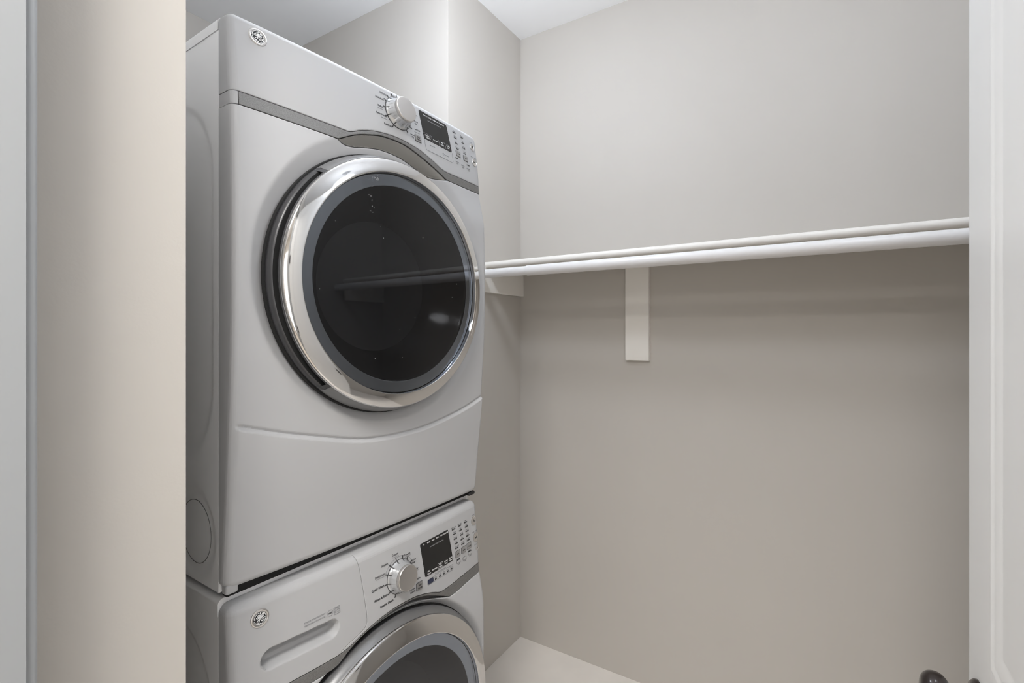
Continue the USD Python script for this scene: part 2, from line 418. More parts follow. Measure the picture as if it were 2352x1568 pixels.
def text(parent, name, s, u, v, h, material, S, right=False, mid=False, bold=False, lift=0.0004, width=None):
    """Lettering on the surface; (u, v) is the left end of its base line (or the right end, or the middle)."""
    m = meshkit.text_mesh(s, h, 0.0003, bold)
    if width:
        k = abs(width) / m.bounds[1][0] if width > 0 else min(1.0, -width / m.bounds[1][0])     # a negative width only limits
        m.apply_transform(np.diag([k, k, 1, 1]))
    w = m.bounds[1][0]
    m.apply_translation((u - (w if right else w / 2 if mid else 0), v, 0))
    return obj(name, front(wrap(m, S, lift)), material, parent)

def bar(parent, name, u, v, w, h, material, S, lift=0.0004, rot=0.0, rad=None):
    g = rrect(-w / 2, w / 2, -h / 2, h / 2, rad if rad else min(w, h) * 0.2)
    g = shapely.affinity.translate(shapely.affinity.rotate(g, rot, origin=(0, 0)), u, v)
    return obj(name, front(wrap(flat(g, 0.0004), S, lift)), material, parent)

def outline_ring(parent, name, poly, t, material, S):
    return obj(name, front(wrap(flat(poly.difference(poly.buffer(-t)), 0.0003), S, 0.0004)), material, parent)

def frame_at(S, u, v, e=0.004):
    """Matrix of the surface's tangent frame at (u, v)."""
    p = lambda a, b: np.array([a, b, float(S(np.array([a]), np.array([b]))[0])])
    o = p(u, v)
    du, dv = p(u + e, v) - p(u - e, v), p(u, v + e) - p(u, v - e)
    n = np.cross(du, dv); n /= np.linalg.norm(n)
    a = du / np.linalg.norm(du)
    T = np.eye(4)
    T[:3, 0], T[:3, 1], T[:3, 2], T[:3, 3] = a, np.cross(n, a), n, o
    return T

def badge(t, S, u, v, rad):
    """The round maker's badge: a chrome rim, a black disc and a script monogram inside a ring of four curls."""
    T = frame_at(S, u, v)
    put = lambda m: front(m.copy().apply_transform(T))
    k = obj('badge', put(lathe([(rad, -0.002), (rad, 0.0006), (rad * 0.96, 0.0016), (rad * 0.86, 0.0022), (rad * 0.76, 0.0016), (rad * 0.74, 0.001), (0, 0.001)], n=64)), 'brushed', t, 30, 'chrome rimmed round badge')
    disc = Point(0, 0).buffer(0.69, quad_segs=24)
    obj('badge_disc', put(flat(shapely.affinity.scale(disc, rad, rad, origin=(0, 0)), 0.0014)), 'black', k)
    strokes = [spline(p) for p in (
        [(-.50, .20), (-.36, .05), (-.18, .10), (-.05, .32), (-.13, .50), (-.27, .42), (-.26, .22), (-.12, .10), (.02, .20), (.07, .45)],
        [(.07, .45), (-.01, .05), (-.13, -.35), (-.31, -.62), (-.43, -.52), (-.37, -.30), (-.10, -.08), (.08, .04)],
        [(.10, .12), (.24, .14), (.40, .28), (.46, .50), (.36, .58), (.26, .44), (.24, .24), (.34, .12), (.48, .15)],
        [(.34, .12), (.16, .0), (.10, -.22), (.22, -.42), (.42, -.42), (.52, -.24), (.44, -.08), (.32, -.12), (.32, -.25)])]
    g = unary_union([LineString(s).buffer(0.052, quad_segs=4) for s in strokes])
    g = shapely.affinity.scale(g, 0.80, 0.80, origin=(0, 0))
    curls = []
    for q in range(4):
        a = np.radians(np.linspace(q * 90 + 12, q * 90 + 84, 16))
        p = [(0.625 * math.cos(x), 0.625 * math.sin(x)) for x in a]
        e = math.radians(q * 90 + 90)
        p += [(0.56 * math.cos(e), 0.56 * math.sin(e)), (0.50 * math.cos(e - 0.10), 0.50 * math.sin(e - 0.10))]
        curls.append(LineString(p).buffer(0.035, quad_segs=3))
    obj('monogram', put(flat(shapely.affinity.scale(unary_union([g] + curls), rad, rad, origin=(0, 0)), 0.0018)), 'ink_white', k, False, 'white script monogram')

def dial(t, S, u, v, angles):
    """The selector dial: a clear silver skirt, a brushed cap and black tick marks around it."""
    T = frame_at(S, u, v)
    put = lambda m: front(m.copy().apply_transform(T))
    k = obj('dial', put(lathe([(0.0385, -0.004), (0.0385, 0.0015), (0.0375, 0.003), (0.0350, 0.006), (0.0325, 0.013), (0.0305, 0.020), (0.0295, 0.0225)], n=96)), 'skirt', t, 40, 'selector dial with silver skirt')
    obj('dial_seat', put(lathe([(0.0392, -0.002), (0.0392, 0.0012), (0.037, 0.0012)], n=96)), 'dark_grey', k)
    obj('dial_cap', put(lathe([(0.0290, 0.020), (0.0300, 0.0225), (0.0302, 0.0265), (0.0296, 0.0292), (0.0285, 0.0305), (0.026, 0.0310), (0, 0.0312)], n=96)), 'brushed', k, 35, 'brushed metal dial cap')
    for a in angles:
        c, s = math.cos(math.radians(a)), math.sin(math.radians(a))
        g = LineString([(u + 0.0375 * c, v + 0.0375 * s), (u + 0.0455 * c, v + 0.0455 * s)]).buffer(0.0011, quad_segs=4)
        obj('tick_mark', front(wrap(flat(g, 0.0006), S, 0.0006)), 'ink', k)
        # the ticks go on over the skirt
        m = bx(0.0342, 0.0388, -0.0010, 0.0010, 0, 0.0006)
        vv = np.array(m.vertices)
        vv[:, 2] += np.interp(vv[:, 0], [0.0305, 0.0325, 0.035, 0.0375, 0.0385], [0.020, 0.013, 0.006, 0.003, 0.0015]) + 0.0002
        m.vertices = vv
        obj('tick_mark', put(m.apply_transform(trimesh.transformations.rotation_matrix(math.radians(a), (0, 0, 1)))), 'ink', k)
    for q in range(18):
        a = math.radians(q * 20 + 7)
        m = bx(0.0312, 0.0345, -0.0003, 0.0003, 0, 0.0004)
        vv = np.array(m.vertices)
        vv[:, 2] += np.interp(vv[:, 0], [0.0305, 0.0325, 0.035], [0.020, 0.013, 0.006]) + 0.0002
        m.vertices = vv
        obj('grip_line', put(m.apply_transform(trimesh.transformations.rotation_matrix(a, (0, 0, 1)))), 'ink_soft', k)

def key(parent, name, u, v, w, h, material, S, rise=0.0014, rad=0.0025):
    """A raised rectangular button in a dark recess."""
    T = frame_at(S, u, v)
    put = lambda m: front(m.copy().apply_transform(T))
    b = obj(name, put(cat(flat(rrect(-w / 2, w / 2, -h / 2, h / 2, rad), rise), flat(rrect(-w / 2 + 0.0008, w / 2 - 0.0008, -h / 2 + 0.0008, h / 2 - 0.0008, rad), rise + 0.0005))), material, parent)
    obj('button_recess', put(flat(rrect(-w / 2 - 0.0007, w / 2 + 0.0007, -h / 2 - 0.0007, h / 2 + 0.0007, rad), 0.0005)), 'dark_grey', b)
    return b

def round_key(parent, u, v, rad, S, symbol):
    T = frame_at(S, u, v)
    put = lambda m: front(m.copy().apply_transform(T))
    b = obj('round_button', put(lathe([(rad, 0), (rad, 0.001), (rad * 0.92, 0.0016), (rad * 0.84, 0.0009), (rad * 0.80, 0.0008), (rad * 0.3, 0.0014), (0, 0.0015)], n=48)), 'brushed', parent, 30)
    if symbol == 'power':
        g = Point(0, 0).buffer(0.0032).difference(Point(0, 0).buffer(0.0022)).union(rrect(-0.0005, 0.0005, 0, 0.004, 0.0002))
    elif symbol == 'start':
        g = Polygon([(-0.0035, -0.0025), (0.0005, 0), (-0.0035, 0.0025)]).union(rrect(0.0015, 0.0024, -0.0025, 0.0025, 0.0002)).union(rrect(0.0034, 0.0043, -0.0025, 0.0025, 0.0002))
    else:
        g = rrect(-0.0012, 0.0012, -0.0018, 0.0012, 0.0004)
    obj('button_symbol', put(flat(g, 0.0021)), 'ink', b)

def door(t, cx, cz, Rb, Rc, Rg, Ri, pb, pc, handle):
    """The round porthole door. Rb, Rc, Rg, Ri: radii of its base, chrome, glass and inner bowl; pb, pc: how far base and chrome stand out; handle: angles of the black grip recess."""
    h0, h1 = handle
    side = [(Rb - 0.006, pb - 0.012), (Rb, pb - 0.004), (Rb + 0.0005, pb + 0.002), (Rb - 0.0015, pb + 0.014), (Rc + 0.0035, pc - 0.010), (Rc + 0.001, pc - 0.006)]
    d = obj('door', front(lathe(side, cx, cz, h1, h0 + 360, 200)), 'silver_paint', t, True, 'round porthole door')
    obj('door_gasket', front(lathe([(Rb + 0.004, pb - 0.010), (Rb + 0.003, pb - 0.0035), (Rb - 0.004, pb - 0.0035)], cx, cz)), 'gap', d)
    # black grip recess at the left
    rim = [(Rb - 0.006, pb - 0.012), (Rb, pb - 0.004), (Rb + 0.0005, pb + 0.004), (Rb - 0.001, pb + 0.011), (Rb - 0.005, pb + 0.013)]
    hp = obj('door_grip', front(lathe(rim, cx, cz, h0, h1, 70)), 'dark_grey', d, True, 'dark grey rim of the grip recess')
    slot = [(Rb - 0.005, pb + 0.013), (Rb - 0.022, pb + 0.012), (Rb - 0.028, pb + 0.020), (Rc - 0.014, pc - 0.009), (Rc + 0.0005, pc - 0.006)]
    obj('grip_slot', front(lathe(slot, cx, cz, h0, h1, 70)), 'gap', d)
    for a, b in ((h0, h0 + 2.2), (h1 - 2.2, h1)):
        obj('grip_end', front(lathe([(Rb - 0.001, pb + 0.010), (Rb - 0.0025, pb + 0.014), (Rc + 0.003, pc - 0.009), (Rc - 0.004, pc - 0.007)], cx, cz, a, b, 6)), 'dark_grey', d, True)
    obj('grip_lip', front(lathe([(Rc - 0.001, pc - 0.011), (Rc + 0.0022, pc - 0.0105), (Rc + 0.0026, pc - 0.0075), (Rc + 0.0008, pc - 0.005)], cx, cz, h0 + 1, h1 - 1, 70)), 'dark_grey', d, True)
    wd = Rc - Rg
    ring = [(Rc + 0.001, pc - 0.0065), (Rc + 0.0012, pc - 0.003), (Rc - 0.0005, pc), (Rc - 0.003, pc + 0.002), (Rc - wd * 0.3, pc + 0.0055), (Rc - wd * 0.6, pc + 0.0095), (Rg + 0.004, pc + 0.012), (Rg + 0.0012, pc + 0.012), (Rg, pc + 0.0105), (Rg - 0.0005, pc + 0.002)]
    obj('chrome_ring', front(lathe(ring, cx, cz, n=256)), 'chrome', d, 40, 'polished chrome ring')
    obj('seal_ring', front(lathe([(Rg + 0.001, pc - 0.002), (Rg - 0.004, pc - 0.001), (Rg - 0.005, pc - 0.006)], cx, cz)), 'gap', d)
    dome = lambda q: pc + 0.009 + 0.0022 * (1 - (q / Rg) ** 2)
    rr = np.linspace(Rg - 0.001, 0, 24)
    obj('door_glass', front(lathe([(q, dome(q) - 0.004) for q in rr[::-1]] + [(q, dome(q)) for q in rr], cx, cz, n=192)), 'glass', d, 40, 'smoked outer glass')
    obj('glass_bezel', front(lathe([(Rg, pc - 0.006), (Rg - 0.002, pc + 0.0005), (Ri + 0.001, pc + 0.0008), (Ri, pc + 0.0002), (Ri - 0.001, pc - 0.003)], cx, cz, n=192)), 'bezel', d, 40, 'grey blue bezel behind the glass')
    obj('inner_bowl', front(lathe([(Ri, pc - 0.001), (Ri - 0.006, pc - 0.006), (Ri * 0.93, pc - 0.03), (Ri * 0.80, pc - 0.075), (Ri * 0.66, pc - 0.10), (Ri * 0.60, pc - 0.105), (Ri * 0.3, pc - 0.11), (0.0, pc - 0.111)], cx, cz, n=160)), 'bowl', d, True, 'black inner bowl')

def cabinet(t, z0, z1, depth, lid_z):
    """Side walls, back and lid of a machine; the left wall is stamped with a shallow panel and a round vent plate."""
    def side(u0, sgn):
        # a stamped sheet: a grid of (y, z) pushed inward by the emboss
        ys, zs = np.linspace(SEAM + 0.0008, depth, 120), np.linspace(z0, lid_z, 160)
        Y, Z = np.meshgrid(ys, zs, indexing='ij')
        zc = z1 - z0
        q = np.maximum(np.abs(Y - 0.40) - 0.18, 0)
        rr = np.hypot(q, np.maximum(np.abs(Z - (z0 + 0.56 * zc)) - 0.20, 0))
        emb = 0.004 * sstep((0.155 - rr) / 0.016)
        vent = 0.0035 * sstep((0.088 - np.hypot(Y - 0.142, Z - (z0 + 0.0915))) / 0.016)
        d = np.where(rr < 0.155, emb, np.minimum(vent, 0.0035))
        X = u0 + sgn * d
        n, m = Y.shape
        i, j = np.meshgrid(np.arange(n - 1), np.arange(m - 1), indexing='ij')
        a, b, c, e = i * m + j, (i + 1) * m + j, (i + 1) * m + j + 1, i * m + j + 1
        f = np.stack([a, e, c, b], -1).reshape(-1, 4) if sgn > 0 else np.stack([a, b, c, e], -1).reshape(-1, 4)
        return trimesh.Trimesh(np.stack([X, Y, Z], -1).reshape(-1, 3), np.vstack([f[:, :3], f[:, [0, 2, 3]]]), process=False)
    body = obj('cabinet', cat(side(0.0006, 1), side(W - 0.0006, -1), bx(0.006, W - 0.006, depth - 0.004, depth, z0, lid_z), bx(0.006, W - 0.006, SEAM + 0.004, depth, z0, z0 + 0.002)), 'cabinet', t, 30, 'white sheet steel cabinet')
    # folded front flange along the seam
    obj('front_flange', cat(bev(0.0002, 0.012, SEAM + 0.0005, SEAM + 0.0058, z0, lid_z, 0.0015), bev(W - 0.012, W - 0.0002, SEAM + 0.0005, SEAM + 0.0058, z0, lid_z, 0.0015)), 'cabinet', body, 40)
    return body

def lid_mesh(z0, z1, r):
    """A lid: square below, rounded along its upper edges."""
    a = np.radians(np.linspace(0, 90, 9))
    x0, x1 = -0.0009, W + 0.0009
    pts = [(x0, z0), (x1, z0)] + [(x1 - r + r * math.cos(t), z1 - r + r * math.sin(t)) for t in a] + [(x0 + r - r * math.sin(t), z1 - r + r * math.cos(t)) for t in a]
    m = trimesh.creation.extrude_polygon(Polygon(pts), 0.72, engine='earcut')
    v = np.array(m.vertices)
    m.vertices = np.column_stack([v[:, 0], SEAM + 0.7215 - v[:, 2], v[:, 1]])
    return m

def feet(t, z0, z1):
    for x in (0.05, W - 0.05):
        for y in (0.10, 0.64):
            obj('foot', lathe([(0.0, 0), (0.019, 0), (0.021, 0.002), (0.021, z1 - z0), (0.0, z1 - z0)], n=24).apply_translation((x, y, z0)), 'black', t, 40)

XS = lines(0, W, 0.004, FINE)

# ---------------- dryer (all heights below are above the floor; the thing's origin lies at DZ)
DZ = 0.9625
def make_dryer():
    t = thing('dryer', 'white front loading clothes dryer stacked on top of the washer', 'dryer', (OX, OY, 0), ROT)
    cx, cz = 0.343, 1.561
    out = rrect(0, W, 0.981, 2.033, 0.018)
    crease = curve([(-0.02, 1.2895), (0.0216, 1.2748), (0.1343, 1.2409), (0.3003, 1.2060), (0.3600, 1.2035), (0.4194, 1.2050), (0.5671, 1.2268), (0.70, 1.2680)])
    def dish(u, v):
        a = np.arctan2(v - cz, u - cx)
        ro = 0.333 + 0.017 * np.cos(a - math.radians(45))
        q = np.hypot(u - cx, v - cz)
        edge = np.clip((np.minimum(u, W - u) - 0.004) / 0.03, 0, 1)
        k = np.clip((ro - q) / (ro - 0.288), 0, 1)
        return -0.017 * np.where(k < 0.2, 2.5 * k * k, k - 0.1) / 0.9 * sstep(edge)
    def step(u, v):
        d = crease(u) - v
        return (0.0055 * sstep((d + 0.002) / 0.006) * (1 - sstep(d / 0.20)) - 0.0035 * np.exp(-((d + 0.004) / 0.003) ** 2)) * sstep((u - 0.004) / 0.016)
    base, S = surface([0.98, 1.13, 1.28, 1.43, 1.58, 1.73, 1.885, 2.03], [-.026, -.012, -.001, .009, .012, .010, .002, -.017], 0.018, out, 0.013, lambda u, v: dish(u, v) + step(u, v))
    _, Sc = surface([0.98, 1.13, 1.28, 1.43, 1.58, 1.73, 1.885, 2.03], [-.026, -.012, -.001, .009, .012, .010, .002, -.017], 0.018, out, 0.013, lambda u, v: 0)
    ZS = np.unique(np.round(np.concatenate([lines(0.981, 2.033, 0.004, FINE), np.arange(1.196, 1.292, 0.002)]), 6))
    top = curve([(-0.01, 1.8838), (0.10, 1.8832), (0.21, 1.8828), (0.2274, 1.8829), (0.2345, 1.8850), (0.2588, 1.8962), (0.304, 1.9095), (0.3627, 1.9158), (0.4269, 1.9102), (0.4731, 1.8975), (0.5231, 1.8815), (0.5350, 1.8806), (0.70, 1.8804)])
    bot = curve([(-0.01, 1.8590), (0.10, 1.8588), (0.19, 1.8586), (0.2026, 1.8588), (0.2080, 1.8617), (0.2496, 1.8836), (0.2776, 1.8933), (0.3223, 1.9041), (0.36, 1.9062), (0.3825, 1.9054), (0.4256, 1.8962), (0.4719, 1.8820), (0.5100, 1.8682), (0.5349, 1.8589), (0.545, 1.8586), (0.70, 1.8575)])
    low = curve([(0.2026, 1.8588), (0.2066, 1.8570), (0.2126, 1.8545), (0.2235, 1.8530), (0.2398, 1.8550), (0.2742, 1.8641), (0.3202, 1.8725), (0.3450, 1.8732), (0.3696, 1.8718), (0.4229, 1.8600), (0.4455, 1.8523), (0.4694, 1.8494), (0.4946, 1.8515), (0.5349, 1.8589)])
    uu0, uu1 = 0.2026, 0.5349
    above = Polygon(band(top, -0.01, 0.70) + [(0.70, 2.1), (-0.01, 2.1)])
    strip = Polygon(band(top, -0.01, 0.70) + band(bot, -0.01, 0.70)[::-1])
    accent = Polygon(band(bot, uu0, uu1) + band(low, uu0, uu1)[::-1]).buffer(0)
    below = Polygon(band(bot, -0.01, uu0, 40) + band(low, uu0, uu1) + band(bot, uu1, 0.70, 40) + [(0.70, 0.9), (-0.01, 0.9)])
    hole = Point(cx, cz).buffer(0.284, quad_segs=32)
    g = 0.0006
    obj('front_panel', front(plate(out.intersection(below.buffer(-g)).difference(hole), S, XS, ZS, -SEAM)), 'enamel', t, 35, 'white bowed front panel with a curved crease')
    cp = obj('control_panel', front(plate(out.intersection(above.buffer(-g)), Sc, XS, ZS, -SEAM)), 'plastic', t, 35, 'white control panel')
    endcap = out.intersection(strip).intersection(box(-0.01, 1.8, 0.0112, 2.0)).buffer(-g)
    obj('trim_end', front(plate(endcap, Sc, XS, ZS, -SEAM, 0.0006, -0.0004)), 'plastic', t, 35)
    sp = out.intersection(strip).intersection(box(0.0112, 1.8, 0.70, 2.0)).buffer(-g)
    Ss = lambda u, v: Sc(u, v) - 0.0004
    obj('trim_strip', front(plate(sp, Ss, XS, ZS, -0.02, 0.0007)), 'silver', t, 35, 'silver trim strip arching over the door')
    def Sa(u, v):
        f = np.clip((bot(u) - v) / np.maximum(bot(u) - low(u), 0.003), 0, 1)
        return (1 - f) * (base(u, v) - 0.003) + f * (S(u, low(u)) - 0.0006)
    obj('accent_panel', front(plate(accent.buffer(-0.0004), Sa, XS, ZS, -0.02, 0.0005)), 'accent', t, 35, 'mirror finish crescent above the door')
    obj('inner_liner', bx(0.01, W - 0.01, 0.0395, 0.05, 1.02, 2.0), 'gap', t)
    cab = cabinet(t, 0.9745, 2.0, 0.76, 2.003)
    lid = lid_mesh(2.0035, 2.0300, 0.013)
    obj('lid', lid, 'cabinet', t, 40, 'white top lid')
    th = np.linspace(0, 2 * math.pi, 60, endpoint=False)
    vent = trimesh.creation.annulus(0.0600, 0.0612, 0.0008, sections=72)
    vent.apply_transform(trimesh.transformations.rotation_matrix(math.pi / 2, (0, 1, 0)))
    vent.apply_translation((0.0002 + 0.0038, 0.142, 1.0660))
    obj('vent_plate', vent, 'silver_paint', cab, False, 'round vent knockout outline')
    feet(t, DZ, 0.976)
    obj('corner_clip', bev(0.004, 0.026, 0.026, 0.043, 0.972, 0.990, 0.004), 'plastic', t, 40, 'small white clip under the lower left corner')
    obj('corner_clip', bev(W - 0.032, W - 0.006, 0.010, 0.043, 0.972, 0.9815, 0.003), 'black', t, 40, 'small black clip under the lower right corner')
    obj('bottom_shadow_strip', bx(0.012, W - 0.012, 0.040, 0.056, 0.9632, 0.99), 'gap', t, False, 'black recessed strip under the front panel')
    door(t, cx, cz, 0.292, 0.2814, 0.249, 0.2224, 0.020, 0.0545, (131, 231))
    rng = np.random.default_rng(7)
    specks = []
    for k in range(40):
        if k < 14:
            du, dv = -0.076 + rng.normal(0, 0.007), 0.224 + rng.normal(0, 0.004)
        elif k < 28:
            du, dv = -0.093 + rng.normal(0, 0.003), rng.uniform(0.13, 0.21)
        else:
            a, q = rng.uniform(0, 6.28), 0.22 * math.sqrt(rng.uniform(0, 1))
            du, dv = q * math.cos(a), q * math.sin(a)
        q = math.hypot(du, dv)
        sz = rng.uniform(0.00025, 0.0006)
        specks.append(trimesh.creation.icosphere(1, sz).apply_scale((1, 1 + rng.uniform(0, 1.5), 0.6)).apply_translation((cx + du, cz + dv, 0.0545 + 0.009 + 0.0022 * (1 - (q / 0.249) ** 2))))
    tag(obj('lint_specks', front(cat(*specks)), 'ink_white', t), 'tiny white lint specks on the door glass', kind='stuff')
    badge(t, Sc, 0.0505, 2.0030, 0.0165)
    ku, kv = 0.3715, 1.9775
    dial(t, Sc, ku, kv, [131, 152, 178, 206, 241, 303, 331, 28, 55, 90, 110])
    for s, u, v, w in (('Cottons', 0.3397, 2.0092, 0.0200), ('Delicates', 0.3296, 1.9934, 0.0238), ('Bulky', 0.3246, 1.9738, 0.0140), ('Perm Press', 0.3334, 1.9542, 0.0300)):
        text(cp, 'cycle_label', s, u, v, 0.004, 'ink', Sc, right=True, width=w)
    text(cp, 'cycle_label', 'Quick Dry', 0.3488, 1.9350, 0.004, 'ink', Sc, right=True, bold=True, width=0.0250)
    text(cp, 'cycle_label', 'Towels', 0.3525, 2.0165, 0.004, 'ink_soft', Sc, width=0.0175)
    for s, u, v, w in (('Jeans', 0.4255, 1.9960, 0.0105), ('Warm', 0.4228, 1.9785, 0.0122), ('Up', 0.4240, 1.9722, 0.0060), ('Air Fluff', 0.4219, 1.9568, 0.0184)):
        text(cp, 'cycle_label', s, u, v, 0.004, 'ink', Sc, width=w)
    text(cp, 'cycle_label', 'Timed', 0.4180, 1.9388, 0.004, 'ink', Sc, right=True, width=0.0125)
    text(cp, 'cycle_label', 'Dry', 0.4165, 1.9330, 0.004, 'ink', Sc, right=True, width=0.0072)
    for u0, u1, v in ((0.31, 0.324, 1.9695), (0.318, 0.333, 1.9495), (0.42, 0.438, 1.9515), (0.352, 0.368, 2.0125)):
        bar(cp, 'cycle_underline', (u0 + u1) / 2, v, u1 - u0, 0.0009, 'ink_soft', Sc)
    b = key(cp, 'push_button', 0.4312, 1.9368, 0.0205, 0.0172, 'button', Sc)
    Sk = lambda u, v: Sc(u, v) + 0.0018
    text(b, 'button_text', 'Dry', 0.4312, 1.9380, 0.0040, 'ink', Sk, mid=True)
    text(b, 'button_text', 'Time', 0.4312, 1.9320, 0.0040, 'ink', Sk, mid=True)
    display(t, cp, Sc, 1.0, [(0.4430, 2.0178), (0.5480, 2.0168), (0.5605, 1.9428), (0.4530, 1.9458)],
            ((('Damp', 0.4590), ('Drying', 0.4740), ('Cooldown', 0.4925), ('Complete', 0.5165)), 2.0085, ('Estimated Time Remaining', 0.4730, 1.9985)),
            [('Extended', 0.4660, 1.9548), ('Tumble', 0.4675, 1.9495), ('Dry Mode', 0.4955, 1.9520), ('My', 0.5205, 1.9555), ('Cycle', 0.5215, 1.9495), ('Delay', 0.5455, 1.9540), ('Dry', 0.5460, 1.9485)],
            hline=((0.4515, 1.9615), (0.5570, 1.9590)), seps=(0.4810, 0.5080, 0.5330))
    pb = Polygon([(0.4536, 1.9440), (0.4570, 1.9195), (0.4600, 1.9178), (0.5590, 1.9150), (0.5625, 1.9185), (0.5610, 1.9420)])
    obj('panel_outline', front(wrap(flat(LineString(list(pb.exterior.coords)[:-1]).segmentize(0.004).buffer(0.0004), 0.0003), Sc, 0.0004)), 'ink_soft', cp)
    obj('panel_icon', front(wrap(flat(Point(0.5235, 1.9275).buffer(0.0032).difference(Point(0.5235, 1.9275).buffer(0.0022)), 0.0003), Sc, 0.0004)), 'ink_soft', cp)
    text(cp, 'panel_text', 'Reminder', 0.5285, 1.9255, 0.0030, 'ink_soft', Sc)
    text(cp, 'panel_text', 'Sensor Dry', 0.4720, 1.9335, 0.0028, 'ink_soft', Sc)
    for col, rows in (((0.5801, 0.5831, 0.5855, 0.5871), (2.0078, 1.9930, 1.9781, 1.9625)), ((0.6136, 0.6159, 0.6177, 0.6196), (2.0052, 1.9900, 1.9751, 1.9601))):
        for (u, v), s in zip(zip(col, rows), ('High', 'Medium', 'Low', 'Extra Low') if col[0] < 0.6 else ('Extra Dry', 'Dry', 'Less Dry', 'Damp')):
            bar(cp, 'indicator', u, v, 0.0125, 0.0022, 'ink', Sc)
            text(cp, 'indicator_label', s, u, v + 0.0032, 0.0026, 'ink_soft', Sc, mid=True)
    for u, v in ((0.5796, 1.9343), (0.6312, 1.9296)):
        bar(cp, 'indicator', u, v, 0.0125, 0.0022, 'ink', Sc)
    for s, u, v in (('Lock', 0.5806, 1.9235), ('Signal', 0.6050, 1.9205), ('Rack', 0.6308, 1.9186)):
        bar(cp, 'indicator', u, v + 0.0006, 0.0145, 0.0024, 'ink_soft', Sc)
        text(cp, 'indicator_label', s, u, v - 0.0058, 0.0026, 'ink_soft', Sc, mid=True)
    for s, u, v in (('Temp', 0.5885, 1.9490), ('Level', 0.6208, 1.9460)):
        b = key(cp, 'push_button', u, v, 0.0190, 0.0150, 'button', Sc)
        text(b, 'button_text', s, u, v - 0.0014, 0.0030, 'ink', Sk, mid=True)
    round_key(cp, 0.6602, 1.9925, 0.0105, Sc, 'power')
    round_key(cp, 0.6631, 1.9476, 0.0108, Sc, 'start')
    text(cp, 'button_label', 'Power', 0.6580, 2.0052, 0.0030, 'ink_soft', Sc, mid=True)
    text(cp, 'button_label', 'Start', 0.6530, 1.9610, 0.0030, 'ink_soft', Sc, mid=True)
    text(cp, 'button_label', 'Pause', 0.6695, 1.9610, 0.0030, 'ink_soft', Sc, mid=True)
    return t

def display(t, cp, S, tone, quad, tops, bots, hline=None, seps=(), boxed=None):
    p = Polygon(quad).buffer(-0.004, join_style=2).buffer(0.004, quad_segs=5)
    o = obj('display', front(plate(p, S, lines(0, W, 0.004), lines(0, 2.1, 0.004), lambda u, v: S(u, v) - 0.001, 0.0003, 0.0007)), 'display', t, 35, 'black display window')
    Sd = lambda u, v: S(u, v) + 0.0007
    words, v, (eta, eu, ev) = tops
    for s, u in words:
        text(o, 'display_text', s, u, v, 0.0032, 'ink_white', Sd, bold=True, lift=0.0001)
    text(o, 'display_text', eta, eu, ev, 0.0030, 'ink_soft', Sd, lift=0.0001)
    for s, u, vv in bots:
        text(o, 'display_text', s, u, vv, 0.0036, 'ink_white', Sd, mid=True, bold=True, lift=0.0001, width=-0.0190)
    if hline:
        obj('display_line', front(wrap(flat(LineString(hline).buffer(0.0004), 0.0002), Sd, 0.0001)), 'ink_soft', o)
    for u in seps:
        obj('display_line', front(wrap(flat(LineString([(u, 1.9600), (u + 0.002, 1.9455)]).buffer(0.0005), 0.0002), Sd, 0.0001)), 'ink_soft', o)
    if boxed:
        b = Polygon(boxed)
        obj('display_line', front(wrap(flat(b.difference(b.buffer(-0.0006)), 0.0002), Sd, 0.0001)), 'ink_white', o)

